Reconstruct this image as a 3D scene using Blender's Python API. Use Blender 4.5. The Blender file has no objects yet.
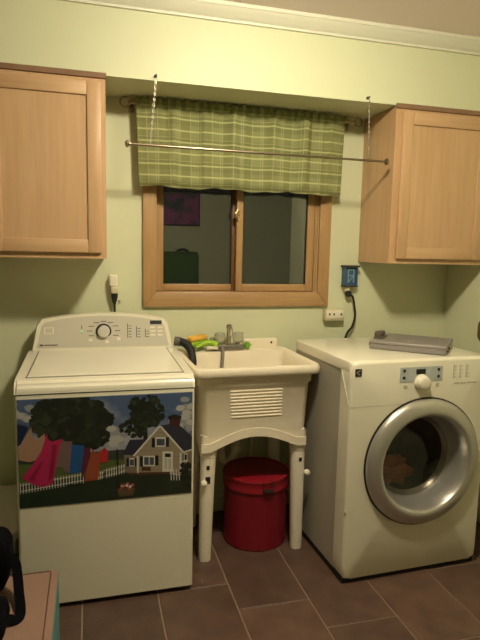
import bpy, bmesh, math, random
from mathutils import Vector, Matrix
random.seed(7)
scene = bpy.context.scene
COL = scene.collection
PI = math.pi

# ------------------------------------------------------------------ camera
yaw, pit, rol = (math.radians(a) for a in (15.2795, -7.2915, 1.2681))
fw = Vector((math.sin(yaw)*math.cos(pit), math.cos(yaw)*math.cos(pit), math.sin(pit)))
r0 = Vector((math.cos(yaw), -math.sin(yaw), 0)); u0 = r0.cross(fw)
rt = math.cos(rol)*r0 + math.sin(rol)*u0
up = -math.sin(rol)*r0 + math.cos(rol)*u0
cam_d = bpy.data.cameras.new('camera'); cam = bpy.data.objects.new('camera', cam_d); COL.objects.link(cam)
cam.matrix_world = Matrix.Translation((-0.1959, -2.8104, 1.4313)) @ Matrix((rt, up, -fw)).transposed().to_4x4()
cam_d.sensor_fit = 'VERTICAL'; cam_d.sensor_height = 32.0; cam_d.lens = 551.43/640*32.0
cam_d.clip_start = 0.05
scene.camera = cam

# ------------------------------------------------------------------ world (night outside the window) and exposure
w = bpy.data.worlds.new('night'); scene.world = w; w.use_nodes = True
w.node_tree.nodes['Background'].inputs[0].default_value = (0.009, 0.0105, 0.011, 1)
w.node_tree.nodes['Background'].inputs[1].default_value = 1.0
scene.view_settings.view_transform = 'Standard'
scene.view_settings.look = 'None'
scene.view_settings.gamma = 1.0
scene.view_settings.use_curve_mapping = False
scene.view_settings.exposure = 0.0
LAMP_STRENGTH = 318.0
LAMP_COLOR = (1.0, 0.87, 0.63)
LAMP_POS = (0.48, -1.42)

# ------------------------------------------------------------------ materials
def lin(c):
    return tuple(((v/255)/12.92 if v/255 <= .04045 else ((v/255+.055)/1.055)**2.4) for v in c)
MATS = {}
def mat(name, col, rough=.5, metal=0, spec=.5, noise=0, nscale=40, bump=0, bscale=200, emit=None, estr=0, stretch=None, col2=None, coat=0):
    """principled material; optional noise variation between col and col2, and a fine bump"""
    m = bpy.data.materials.new(name); m.use_nodes = True; nt = m.node_tree; b = nt.nodes['Principled BSDF']
    c = lin(col); b.inputs['Base Color'].default_value = (*c, 1)
    b.inputs['Roughness'].default_value = rough; b.inputs['Metallic'].default_value = metal
    b.inputs['Specular IOR Level'].default_value = spec; b.inputs['Coat Weight'].default_value = coat
    if emit:
        b.inputs['Emission Color'].default_value = (*emit, 1); b.inputs['Emission Strength'].default_value = estr
    if noise or bump:
        tc = nt.nodes.new('ShaderNodeTexCoord'); mp = nt.nodes.new('ShaderNodeMapping')
        nt.links.new(tc.outputs['Object'], mp.inputs[0])
        if stretch: mp.inputs['Scale'].default_value = stretch
    if noise:
        n = nt.nodes.new('ShaderNodeTexNoise'); n.inputs['Scale'].default_value = nscale; n.inputs['Detail'].default_value = 5
        nt.links.new(mp.outputs[0], n.inputs['Vector'])
        rp = nt.nodes.new('ShaderNodeValToRGB')
        c2 = lin(col2) if col2 else tuple(v*(1-noise) for v in c)
        rp.color_ramp.elements[0].color = (*c2, 1); rp.color_ramp.elements[1].color = (*c, 1)
        rp.color_ramp.elements[0].position = .3; rp.color_ramp.elements[1].position = .7
        nt.links.new(n.outputs['Fac'], rp.inputs[0]); nt.links.new(rp.outputs[0], b.inputs['Base Color'])
    if bump:
        n2 = nt.nodes.new('ShaderNodeTexNoise'); n2.inputs['Scale'].default_value = bscale; n2.inputs['Detail'].default_value = 3
        nt.links.new(mp.outputs[0], n2.inputs['Vector'])
        bp = nt.nodes.new('ShaderNodeBump'); bp.inputs['Strength'].default_value = bump; bp.inputs['Distance'].default_value = .002
        nt.links.new(n2.outputs['Fac'], bp.inputs['Height']); nt.links.new(bp.outputs[0], b.inputs['Normal'])
    if name == 'tile':
        oi = nt.nodes.new('ShaderNodeObjectInfo'); hs_ = nt.nodes.new('ShaderNodeHueSaturation')
        mr_ = nt.nodes.new('ShaderNodeMapRange'); mr_.inputs[3].default_value = .78; mr_.inputs[4].default_value = 1.15
        nt.links.new(oi.outputs['Random'], mr_.inputs[0]); nt.links.new(mr_.outputs[0], hs_.inputs['Value'])
        nt.links.new(rp.outputs[0], hs_.inputs['Color']); nt.links.new(hs_.outputs[0], b.inputs['Base Color'])
    MATS[name] = m
    return m

def wood(name, a, b_, scale, rough=.42, axis='z'):
    m = bpy.data.materials.new(name); m.use_nodes = True; nt = m.node_tree; b = nt.nodes['Principled BSDF']
    tc = nt.nodes.new('ShaderNodeTexCoord'); mp = nt.nodes.new('ShaderNodeMapping')
    s = {'z': (scale, scale, scale*.06), 'x': (scale*.06, scale, scale)}[axis]
    mp.inputs['Scale'].default_value = s
    nt.links.new(tc.outputs['Object'], mp.inputs[0])
    n = nt.nodes.new('ShaderNodeTexNoise'); n.inputs['Scale'].default_value = 1; n.inputs['Detail'].default_value = 7; n.inputs['Distortion'].default_value = .8
    nt.links.new(mp.outputs[0], n.inputs['Vector'])
    mp2 = nt.nodes.new('ShaderNodeMapping'); mp2.inputs['Scale'].default_value = tuple(v*8 for v in s)
    nt.links.new(tc.outputs['Object'], mp2.inputs[0])
    n2 = nt.nodes.new('ShaderNodeTexNoise'); n2.inputs['Scale'].default_value = 1; n2.inputs['Detail'].default_value = 4
    nt.links.new(mp2.outputs[0], n2.inputs['Vector'])
    mx = nt.nodes.new('ShaderNodeMath'); mx.operation = 'MULTIPLY_ADD'; mx.inputs[1].default_value = .45
    mul = nt.nodes.new('ShaderNodeMath'); mul.operation = 'MULTIPLY'; mul.inputs[1].default_value = .55
    nt.links.new(n.outputs['Fac'], mul.inputs[0]); nt.links.new(n2.outputs['Fac'], mx.inputs[0]); nt.links.new(mul.outputs[0], mx.inputs[2])
    rp = nt.nodes.new('ShaderNodeValToRGB')
    rp.color_ramp.elements[0].color = (*lin(b_), 1); rp.color_ramp.elements[1].color = (*lin(a), 1)
    rp.color_ramp.elements[0].position = .32; rp.color_ramp.elements[1].position = .62
    nt.links.new(mx.outputs[0], rp.inputs[0]); nt.links.new(rp.outputs[0], b.inputs['Base Color'])
    bp = nt.nodes.new('ShaderNodeBump'); bp.inputs['Strength'].default_value = .08; bp.inputs['Distance'].default_value = .001
    nt.links.new(n2.outputs['Fac'], bp.inputs['Height']); nt.links.new(bp.outputs[0], b.inputs['Normal'])
    b.inputs['Roughness'].default_value = rough
    MATS[name] = m; return m

mat('wall', (208, 212, 178), .5, spec=.35, noise=.03, nscale=3, bump=.15, bscale=120)
mat('ceiling', (238, 224, 222), .9, bump=.3, bscale=90)
mat('crown', (214, 214, 196), .5)
mat('baseboard', (200, 196, 176), .5)
mat('grout', (150, 128, 108), .9, noise=.2, nscale=60)
mat('tile', (100, 77, 64), .42, noise=.3, nscale=9, col2=(76, 57, 48), bump=.25, bscale=60)
wood('oak', (196, 162, 122), (182, 147, 108), 9)
wood('oak_x', (196, 162, 122), (182, 147, 108), 9, axis='x')
wood('window_wood', (174, 140, 96), (152, 118, 76), 14)
wood('window_wood_x', (174, 140, 96), (152, 118, 76), 14, axis='x')
wood('window_wood_shaded', (120, 84, 50), (100, 68, 38), 14)  # same wood darkened: shade on the left sash's meeting stile put into colour
mat('oak_dark', (140, 108, 82), .5, noise=.2, nscale=20)
mat('enamel', (222, 218, 196), .28, coat=.2)
mat('enamel_top', (226, 222, 202), .22, coat=.3)
mat('dryer_side_shaded', (168, 164, 150), .35)  # white side panels painted grey to carry their shading
mat('panel_grey', (192, 188, 172), .4)
mat('dryer_panel', (176, 184, 182), .4)
mat('seam', (70, 64, 54), .7)
mat('gap', (18, 16, 14), .8)
mat('black_plastic', (22, 22, 24), .45)
mat('rubber', (20, 20, 21), .6, bump=.3, bscale=300)
mat('chrome', (200, 196, 186), .25, metal=.9)
mat('dial_silver', (206, 202, 190), .35, metal=.1)
mat('brushed', (150, 148, 140), .38, metal=.85)
mat('silver_ring', (186, 184, 174), .34, metal=.7)
mat('silver_bowl', (176, 174, 166), .28, metal=.6)
mat('nickel', (150, 138, 118), .3, metal=1)
mat('brass', (190, 170, 120), .3, metal=1)
mat('tub', (230, 220, 196), .45, noise=.04, nscale=10)
mat('tub_leg', (232, 224, 204), .5)
mat('pvc', (214, 206, 182), .5)
mat('pewter', (92, 88, 80), .5)
mat('red_bin', (116, 13, 32), .38, noise=.1, nscale=15, bump=.1, bscale=80)
mat('red_lid', (140, 20, 36), .36, noise=.12, nscale=15, bump=.1, bscale=80)
mat('latch', (70, 54, 52), .4, metal=.5)
mat('led', (20, 40, 20), .4, emit=(.15, .8, .2), estr=1.2)
mat('blue_box', (58, 92, 122), .5, noise=.15, nscale=60)
mat('blue_dark', (30, 48, 66), .6)
mat('plate_pale', (120, 150, 166), .5)
mat('dark_cap', (52, 48, 42), .6)
mat('white_plastic', (224, 218, 196), .4)
mat('beige_plastic', (200, 190, 158), .45)
mat('yellow', (226, 178, 70), .8, noise=.2, nscale=80, bump=.5, bscale=200)
mat('lime', (150, 190, 40), .5, noise=.15, nscale=60)
mat('green', (110, 165, 40), .5)
mat('grey_green', (132, 138, 104), .6)
mat('steel_tray', (150, 146, 142), .42, metal=.35, noise=.08, nscale=30)
mat('tray_clip', (84, 78, 66), .5)
mat('ott_top', (136, 108, 92), .6, noise=.08, nscale=20, bump=.3, bscale=150)
mat('ott_pipe', (86, 50, 36), .6)
mat('teal', (72, 128, 128), .7, bump=.3, bscale=200)
mat('bag_black', (8, 8, 12), .85, spec=.05, bump=.5, bscale=300)
mat('strap', (8, 8, 12), .85, spec=.05, bump=.5, bscale=400)
mat('bin_pale', (206, 202, 192), .55)
mat('cloth_orange', (206, 122, 74), .9, noise=.2, nscale=20)
mat('cloth_tan', (180, 150, 110), .9)
mat('cloth_white', (214, 200, 180), .9)
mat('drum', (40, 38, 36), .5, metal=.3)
mat('frame_dark', (60, 48, 40), .5)
mat('bag_green', (84, 112, 44), .8, bump=.3, bscale=200)
mat('bag_handle', (20, 20, 20), .7)
mat('lamp_base', (200, 196, 186), .4)
mat('lamp_glass', (255, 240, 210), .5, emit=LAMP_COLOR, estr=LAMP_STRENGTH)
mat('brown_plate', (110, 80, 40), .5)
mat('tube_grey', (120, 116, 106), .5)

def glass_mat(name, tint, refl):
    m = bpy.data.materials.new(name); m.use_nodes = True; nt = m.node_tree
    nt.nodes.remove(nt.nodes['Principled BSDF']); out = nt.nodes['Material Output']
    t = nt.nodes.new('ShaderNodeBsdfTransparent'); t.inputs[0].default_value = (*tint, 1)
    g = nt.nodes.new('ShaderNodeBsdfGlossy'); g.inputs['Roughness'].default_value = .0; g.inputs[0].default_value = (1, 1, 1, 1)
    lw = nt.nodes.new('ShaderNodeLayerWeight'); lw.inputs[0].default_value = .5
    pw = nt.nodes.new('ShaderNodeMath'); pw.operation = 'POWER'; pw.inputs[1].default_value = 4
    nt.links.new(lw.outputs['Facing'], pw.inputs[0])
    ad = nt.nodes.new('ShaderNodeMath'); ad.inputs[1].default_value = refl; ad.operation = 'ADD'; ad.use_clamp = True
    nt.links.new(pw.outputs[0], ad.inputs[0])
    mx = nt.nodes.new('ShaderNodeMixShader'); nt.links.new(ad.outputs[0], mx.inputs[0])
    nt.links.new(t.outputs[0], mx.inputs[1]); nt.links.new(g.outputs[0], mx.inputs[2]); nt.links.new(mx.outputs[0], out.inputs[0])
    MATS[name] = m; return m
glass_mat('glass', (.80, .82, .80), .20)
glass_mat('door_glass', (.62, .60, .56), .05)
def acrylic():
    m = mat('acrylic', (215, 215, 200), .15)
    b = m.node_tree.nodes['Principled BSDF']; b.inputs['Transmission Weight'].default_value = .75; b.inputs['IOR'].default_value = 1.45
acrylic()

# plaid cotton of the valance, driven by the cloth's own UV map in metres
def plaid():
    m = bpy.data.materials.new('plaid'); m.use_nodes = True; nt = m.node_tree; b = nt.nodes['Principled BSDF']
    L = nt.links.new; N = nt.nodes.new
    uv = N('ShaderNodeUVMap'); uv.uv_map = 'cloth'
    sep = N('ShaderNodeSeparateXYZ'); L(uv.outputs[0], sep.inputs[0])
    def mth(op, a, bb=None):
        n = N('ShaderNodeMath'); n.operation = op
        for i, v in enumerate((a, bb)):
            if v is None: continue
            if isinstance(v, (int, float)): n.inputs[i].default_value = v
            else: L(v, n.inputs[i])
        return n.outputs[0]
    def stripe(src, period, off, width):      # 1 inside a band of given width
        f = mth('MODULO', mth('ADD', src, off), period)
        return mth('LESS_THAN', f, width)
    x, y = sep.outputs[0], sep.outputs[1]
    def mixc(fac, a, col, k):
        n = N('ShaderNodeMix'); n.data_type = 'RGBA'
        L(mth('MULTIPLY', fac, k), n.inputs[0])
        if isinstance(a, tuple): n.inputs[6].default_value = a
        else: L(a, n.inputs[6])
        n.inputs[7].default_value = (*lin(col), 1)
        return n.outputs[2]
    c = mixc(stripe(y, .106, .02, .05), (*lin((130, 134, 88)), 1), (112, 116, 74), .7)
    c = mixc(stripe(x, .12, .0, .05), c, (112, 116, 68), .5)
    c = mixc(stripe(y, .053, .0, .0075), c, (188, 190, 136), .65)
    c = mixc(stripe(y, .106, .017, .004), c, (186, 188, 132), .35)
    c = mixc(stripe(x, .06, .01, .004), c, (180, 182, 126), .4)
    c = mixc(stripe(x, .12, .022, .003), c, (180, 182, 126), .4)
    L(c, b.inputs['Base Color']); b.inputs['Roughness'].default_value = .9
    n = N('ShaderNodeTexNoise'); n.inputs['Scale'].default_value = 400
    L(uv.outputs[0], n.inputs['Vector'])
    bp = N('ShaderNodeBump'); bp.inputs['Strength'].default_value = .3; bp.inputs['Distance'].default_value = .001
    L(n.outputs['Fac'], bp.inputs['Height']); L(bp.outputs[0], b.inputs['Normal'])
    MATS['plaid'] = m
plaid()

# ------------------------------------------------------------------ mesh helpers
def box(bm, x0, x1, y0, y1, z0, z1, bev=0, seg=2, mi=0):
    t = bmesh.new()
    r = bmesh.ops.create_cube(t, size=1)
    for v in t.verts:
        v.co = Vector(((x0+x1)/2+v.co.x*(x1-x0), (y0+y1)/2+v.co.y*(y1-y0), (z0+z1)/2+v.co.z*(z1-z0)))
    if bev: bmesh.ops.bevel(t, geom=list(t.edges), offset=bev, segments=seg, affect='EDGES', profile=.5)
    merge(bm, t, mi)
def merge(bm, t, mi=0, M=None):
    if M is not None: bmesh.ops.transform(t, matrix=M, verts=t.verts)
    mp = {v: bm.verts.new(v.co) for v in t.verts}
    for f in t.faces:
        try:
            nf = bm.faces.new([mp[v] for v in f.verts]); nf.material_index = mi
        except ValueError: pass
    t.free()
def prism(bm, pts, lo, hi, plane='xz', bev=0, seg=2, mi=0):
    """extrude polygon pts (2D) between lo and hi along the remaining axis"""
    t = bmesh.new()
    def mk(p, d): return {'xz': (p[0], d, p[1]), 'xy': (p[0], p[1], d), 'yz': (d, p[0], p[1])}[plane]
    a = [t.verts.new(mk(p, lo)) for p in pts]; b = [t.verts.new(mk(p, hi)) for p in pts]
    n = len(pts)
    t.faces.new(a); t.faces.new(b[::-1])
    for i in range(n): t.faces.new([a[(i+1) % n], a[i], b[i], b[(i+1) % n]])
    bmesh.ops.recalc_face_normals(t, faces=t.faces)
    if bev:
        ed = [e for e in t.edges if len(e.link_faces) == 2 and e.calc_face_angle(0) > .6]
        bmesh.ops.bevel(t, geom=ed, offset=bev, segments=seg, affect='EDGES', profile=.5)
    merge(bm, t, mi)
def loft(bm, rings, cap0=True, cap1=True, closed=True, mi=0):
    vs = [[bm.verts.new(p) for p in r] for r in rings]
    n = len(rings[0])
    for a, b in zip(vs, vs[1:]):
        for i in range(n if closed else n-1):
            f = bm.faces.new([a[i], a[(i+1) % n], b[(i+1) % n], b[i]]); f.material_index = mi
    if cap0: bm.faces.new(vs[0][::-1]).material_index = mi
    if cap1: bm.faces.new(vs[-1]).material_index = mi
    return vs
def lathe(bm, prof, c, axis='z', n=32, cap0=True, cap1=True, mi=0, a0=0):
    rings = []
    for r, h in prof:
        ring = []
        for i in range(n):
            a = a0+2*PI*i/n
            if axis == 'z': ring.append((c[0]+r*math.cos(a), c[1]+r*math.sin(a), c[2]+h))
            elif axis == 'y': ring.append((c[0]+r*math.cos(a), c[1]+h, c[2]+r*math.sin(a)))
            else: ring.append((c[0]+h, c[1]+r*math.cos(a), c[2]+r*math.sin(a)))
        rings.append(ring)
    loft(bm, rings, cap0, cap1, mi=mi)
def tube(bm, path, rad, n=10, mi=0):
    P = [Vector(p) for p in path]; rings = []
    rads = rad if isinstance(rad, (list, tuple)) else [rad]*len(P)
    prev = None
    for i, p in enumerate(P):
        t = (P[min(i+1, len(P)-1)]-P[max(i-1, 0)]).normalized()
        if prev is None:
            a = Vector((0, 0, 1)) if abs(t.z) < .9 else Vector((1, 0, 0))
            u = t.cross(a).normalized()
        else: u = (prev-t*prev.dot(t)).normalized()
        prev = u; v = t.cross(u)
        rings.append([p+rads[i]*(math.cos(2*PI*k/n)*u+math.sin(2*PI*k/n)*v) for k in range(n)])
    loft(bm, rings, mi=mi)
def smooth_path(pts, sub=8):
    P = [Vector(p) for p in pts]; out = []
    for i in range(len(P)-1):
        p0, p1, p2, p3 = P[max(i-1, 0)], P[i], P[i+1], P[min(i+2, len(P)-1)]
        for k in range(sub):
            t = k/sub
            out.append(.5*((2*p1)+(p2-p0)*t+(2*p0-5*p1+4*p2-p3)*t*t+(3*p1-p0-3*p2+p3)*t**3))
    out.append(P[-1]); return out
def rrect(x0, x1, z0, z1, r, n=6):
    pts = []
    for cx, cz, a0 in ((x1-r, z1-r, 0), (x0+r, z1-r, 90), (x0+r, z0+r, 180), (x1-r, z0+r, 270)):
        for k in range(n+1):
            a = math.radians(a0+90*k/n); pts.append((cx+r*math.cos(a), cz+r*math.sin(a)))
    return pts
def obj(name, bm, m, parent=None, local=False, smooth=35):
    """link bm as ONE mesh object; world coordinates unless local, then in the parent's own frame"""
    bmesh.ops.recalc_face_normals(bm, faces=bm.faces)
    if parent is not None and not local:
        base = parent
        off = Vector((0, 0, 0))
        while base is not None: off += base.location; base = base.parent
        bmesh.ops.translate(bm, verts=bm.verts, vec=-off)
    me = bpy.data.meshes.new(name); bm.to_mesh(me); bm.free()
    for k in (m if isinstance(m, (list, tuple)) else [m]): me.materials.append(MATS[k])
    if smooth:
        me.polygons.foreach_set('use_smooth', [True]*len(me.polygons))
        me.set_sharp_from_angle(angle=math.radians(smooth))
    o = bpy.data.objects.new(name, me); COL.objects.link(o)
    if parent is not None: o.parent = parent
    return o
def thing(name, label, cat, loc=(0, 0, 0), rotz=0, group=None):
    o = bpy.data.objects.new(name, None); COL.objects.link(o); o.empty_display_size = .1
    o.location = loc; o.rotation_euler = (0, 0, rotz)
    o['label'] = label; o['category'] = cat
    if group: o['group'] = group
    return o
def tag(o, label, cat, group=None):
    o['label'] = label; o['category'] = cat
    if group: o['group'] = group
    return o
def struct(o, label, cat):
    o['kind'] = 'structure'; o['label'] = label; o['category'] = cat; return o
def B(*a, **k):
    bm = bmesh.new(); box(bm, *a, **k); return bm
def part_box(name, m, parent, *a, local=False, label=None, **k):
    o = obj(name, B(*a, **k), m, parent, local)
    if label: o['label'] = label
    return o

# ------------------------------------------------------------------ the room
XL, XR, YF, ZC = -3.20, 1.822, -4.20, 2.475
XR2 = 2.70                                  # the space widens beyond the right wall's end
SOF_Y, SOF_Z = -.325, 2.14
# floor slab (grout) with its tiles
fl = struct(obj('floor', B(XL-.1, XR2+.1, YF-.1, .1, -.06, -.004), 'grout'), 'floor of brown staggered rectangular tiles with pale grout', 'floor')
TW, TL, G = .302, .61, .006
tile_cache = {}
col = 0
for i in range(-12, 10):
    x0, x1 = .061+i*TW, .061+(i+1)*TW
    j0 = -.667-.178*i
    for k in range(-12, 12):
        y1 = j0+k*TL; y0 = y1-TL
        a0, a1, b0, b1 = max(x0, XL), min(x1, XR2), max(y0, YF), min(y1, 0)
        if a1-a0 < .03 or b1-b0 < .03: continue
        key = (round(a1-a0, 3), round(b1-b0, 3))
        if key not in tile_cache:
            sx, sy = (a1-a0)/2-G/2, (b1-b0)/2-G/2
            bm = bmesh.new()
            rings = [[(-sx, -sy, -.012), (sx, -sy, -.012), (sx, sy, -.012), (-sx, sy, -.012)],
                     [(-sx, -sy, -.0015), (sx, -sy, -.0015), (sx, sy, -.0015), (-sx, sy, -.0015)],
                     [(-sx+.003, -sy+.003, 0), (sx-.003, -sy+.003, 0), (sx-.003, sy-.003, 0), (-sx+.003, sy-.003, 0)]]
            loft(bm, rings)
            o = obj('tile', bm, 'tile', fl, local=True, smooth=0); tile_cache[key] = o
        else:
            o = tile_cache[key].copy(); COL.objects.link(o); o.parent = fl
        o.location = ((a0+a1)/2, (b0+b1)/2, 0)

struct(obj('ceiling', B(XL-.1, XR2+.1, YF-.1, .1, ZC, ZC+.08), 'ceiling'), 'matte off-white ceiling above the crown moulding', 'ceiling')
# window wall with its opening
WX0, WX1, WZ0, WZ1 = .118, 1.000, 1.200, 1.930
bm = bmesh.new()
box(bm, XL-.1, WX0, 0, .14, 0, ZC); box(bm, WX1, XR+.1, 0, .14, 0, ZC)
box(bm, WX0, WX1, 0, .14, 0, WZ0); box(bm, WX0, WX1, 0, .14, WZ1, ZC)
struct(obj('wall_back', bm, 'wall', smooth=0), 'pale green wall with the window, behind the machines', 'wall')
bm = bmesh.new(); box(bm, XR, XR+.12, -2.62, .1, 0, ZC); box(bm, XR+.12, XR2, -2.62, -2.5, 0, ZC); box(bm, XR2, XR2+.1, YF, -2.5, 0, ZC)
struct(obj('wall_right', bm, 'wall', smooth=0), 'pale green side wall right of the dryer', 'wall')
struct(obj('wall_left', B(XL-.1, XL, YF, 0, 0, ZC), 'wall', smooth=0), 'pale green side wall left of the washer', 'wall')
struct(obj('wall_front', B(XL-.1, XR2+.1, YF-.1, YF, 0, ZC), 'wall', smooth=0), 'pale green wall facing the window, mirrored in its glass', 'wall')
struct(obj('wall_soffit', B(XL, XR, SOF_Y, .0, SOF_Z, ZC), 'wall', smooth=0), 'boxed pale green soffit above the cabinets and window', 'soffit')
# crown moulding along the soffit
cz = 2.412
prof = [(SOF_Y, cz), (SOF_Y-.012, cz), (SOF_Y-.014, cz+.010), (SOF_Y-.020, cz+.014), (SOF_Y-.028, cz+.022), (SOF_Y-.044, cz+.036),
        (SOF_Y-.052, cz+.048), (SOF_Y-.056, cz+.050), (SOF_Y-.060, cz+.063), (SOF_Y, cz+.063)]
bm = bmesh.new(); prism(bm, prof, XL, XR, 'yz')
struct(obj('trim_1', bm, 'crown', smooth=25), 'white stepped crown moulding where soffit meets ceiling', 'moulding')
bm = bmesh.new(); box(bm, XL, XR, -.014, 0, 0, .085, bev=.004)
struct(obj('baseboard_back', bm, 'baseboard'), 'low baseboard along the window wall', 'baseboard')
bm = bmesh.new(); box(bm, XR-.014, XR, -2.6, -.014, 0, .085, bev=.004)
struct(obj('baseboard_right', bm, 'baseboard'), 'low baseboard along the right wall', 'baseboard')

# window
wn = struct(thing('window_1', 'oak-framed sliding window with dark night panes', 'window', (.56, 0, 1.13)), 'oak-framed sliding window with dark night panes', 'window')
CX0, CX1, CZ0, CZ1 = .059, 1.066, 1.132, 1.99
def casing(pts, m):
    bm = bmesh.new(); prism(bm, pts, -.022, 0, 'xz', bev=.004); return obj('casing', bm, m, wn)
cw = .066
casing([(CX0, CZ0), (CX0+cw, CZ0+.078), (CX0+cw, CZ1-cw), (CX0, CZ1)], 'window_wood')
casing([(CX1, CZ0), (CX1, CZ1), (CX1-cw, CZ1-cw), (CX1-cw, CZ0+.078)], 'window_wood')
casing([(CX0, CZ0), (CX1, CZ0), (CX1-cw, CZ0+.078), (CX0+cw, CZ0+.078)], 'window_wood_x')
casing([(CX0, CZ1), (CX0+cw, CZ1-cw), (CX1-cw, CZ1-cw), (CX1, CZ1)], 'window_wood_x')
bm = bmesh.new()
box(bm, WX0, WX0+.012, 0, .13, WZ0, WZ1); box(bm, WX1-.012, WX1, 0, .13, WZ0, WZ1)
box(bm, WX0, WX1, 0, .13, WZ0, WZ0+.010); box(bm, WX0, WX1, 0, .13, WZ1-.012, WZ1)
obj('jamb', bm, 'window_wood', wn, smooth=0)
def sash(x0, x1, z0, z1, y0, y1, sl, sr, rb, rtp, mr='window_wood'):
    s = obj('sash', B(x0, x0+sl, y0, y1, z0, z1, bev=.003), 'window_wood', wn)
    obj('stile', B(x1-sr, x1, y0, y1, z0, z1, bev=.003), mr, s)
    obj('rail', B(x0+sl, x1-sr, y0, y1, z0, z0+rb, bev=.003), 'window_wood_x', s)
    obj('rail', B(x0+sl, x1-sr, y0, y1, z1-rtp, z1, bev=.003), 'window_wood_x', s)
    obj('pane', B(x0+sl-.004, x1-sr+.004, (y0+y1)/2-.002, (y0+y1)/2+.002, z0+rb-.004, z1-rtp+.004), 'glass', s, smooth=0)
    obj('gasket', B(x0+sl, x0+sl+.004, y0+.008, y1-.004, z0+rb, z1-rtp), 'black_plastic', s, smooth=0)
    obj('gasket', B(x1-sr-.004, x1-sr, y0+.008, y1-.004, z0+rb, z1-rtp), 'black_plastic', s, smooth=0)
    return s
sL = sash(.132, .568, 1.212, 1.918, .040, .072, .036, .040, .034, .03, 'window_wood_shaded')
sR = sash(.543, .976, 1.212, 1.918, -.002, .030, .034, .040, .038, .03)
# right track strips between the fixed sash and the casing
obj('track', B(.978, .987, -.004, .06, 1.21, 1.918, bev=.002), 'window_wood', wn)
# latch
bm = bmesh.new(); box(bm, .538, .550, -.012, -.001, 1.575, 1.635, bev=.003); box(bm, .528, .540, -.022, -.010, 1.590, 1.622, bev=.004)
lathe(bm, [(.010, 0), (.010, -.012), (.006, -.016)], (.545, -.008, 1.618), 'y', 14)
obj('latch', bm, 'brass', wn)

# ------------------------------------------------------------------ ceiling lamp (above the frame, the room's light)
lp = thing('ceiling_lamp', 'round glowing flush-mount lamp on the ceiling above the picture', 'lamp', (LAMP_POS[0], LAMP_POS[1], ZC))
bm = bmesh.new(); lathe(bm, [(.12, 0), (.12, -.018), (.10, -.026)], (LAMP_POS[0], LAMP_POS[1], ZC), 'z', 36)
obj('base', bm, 'lamp_base', lp)
bm = bmesh.new(); lathe(bm, [(.098, -.026), (.102, -.045), (.092, -.075), (.065, -.096), (.025, -.106)], (LAMP_POS[0], LAMP_POS[1], ZC), 'z', 36)
obj('globe', bm, 'lamp_glass', lp)

# ------------------------------------------------------------------ wall cabinets
def cab_door(parent, x0, x1, z0, z1, y, sw=.056):
    d = obj('door', B(x0, x0+sw, y-.019, y, z0, z1, bev=.003), 'oak', parent)
    obj('stile', B(x1-sw, x1, y-.019, y, z0, z1, bev=.003), 'oak', d)
    obj('rail', B(x0+sw, x1-sw, y-.019, y, z0, z0+sw, bev=.003), 'oak_x', d)
    obj('rail', B(x0+sw, x1-sw, y-.019, y, z1-sw, z1, bev=.003), 'oak_x', d)
    obj('panel', B(x0+sw-.003, x1-sw+.003, y-.010, y-.002, z0+sw-.003, z1-sw+.003), 'oak', d, smooth=0)
def cabinet(name, label, x0, x1, doors, group='oak wall cabinets'):
    zb, zt, yf = 1.378, 2.137, -.325
    t = thing(name, label, 'cabinet', ((x0+x1)/2, -.16, zb), 0, group)
    obj('body', B(x0, x1, yf+.019, -.001, zb+.012, zt), 'oak', t, smooth=0)
    bm = bmesh.new()
    box(bm, x0, x0+.04, yf, yf+.019, zb, zt); box(bm, x1-.04, x1, yf, yf+.019, zb, zt)
    box(bm, x0+.04, x1-.04, yf, yf+.019, zb, zb+.04); box(bm, x0+.04, x1-.04, yf, yf+.019, zt-.04, zt)
    obj('face_frame', bm, 'oak', t, smooth=0)
    obj('side_skirt', B(x0, x0+.012, yf+.019, -.001, zb, zb+.013), 'oak', t, smooth=0)
    obj('side_skirt', B(x1-.012, x1, yf+.019, -.001, zb, zb+.013), 'oak', t, smooth=0)
    bm = bmesh.new(); prism(bm, [(yf-.001, zt-.012), (yf-.010, zt-.010), (yf-.014, zt+.008), (yf-.008, zt+.012), (yf-.001, zt+.012)], x0-.004, min(x1+.004, XR-.001), 'yz')
    obj('top_moulding', bm, 'oak_dark', t)
    for a, b in doors: cab_door(t, a, b, 1.403, 2.108, yf)
    return t
cabinet('wall_cabinet', 'light oak wall cabinet above the washing machine', -1.07, -.1247, [(-.1447-.452, -.1447), (-1.05, -.1447-.456)])
cabinet('wall_cabinet', 'light oak wall cabinet above the dryer', 1.2453, XR-.002, [(1.2783, 1.772)])

# ------------------------------------------------------------------ curtain rod, valance
RZ, RY = 2.104, -.072
cr = thing('curtain_rod', 'thin curtain rod with ring ends behind the plaid valance', 'rod', (.57, RY, RZ))
bm = bmesh.new(); tube(bm, [(-.008, RY, RZ), (1.150, RY, RZ)], .008, 12); obj('rod', bm, 'nickel', cr)
for x in (-.028, 1.170):
    bm = bmesh.new(); tube(bm, [(x+.022*math.cos(a), RY, RZ+.022*math.sin(a)) for a in [2*PI*k/28 for k in range(29)]], .0045, 8)
    obj('finial', bm, 'nickel', cr)
for x in (.004, 1.135):
    bm = bmesh.new(); box(bm, x-.006, x+.006, RY, 0, RZ-.005, RZ+.005); box(bm, x-.012, x+.012, -.004, 0, RZ-.03, RZ+.03, bev=.001)
    obj('bracket', bm, 'nickel', cr)
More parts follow.
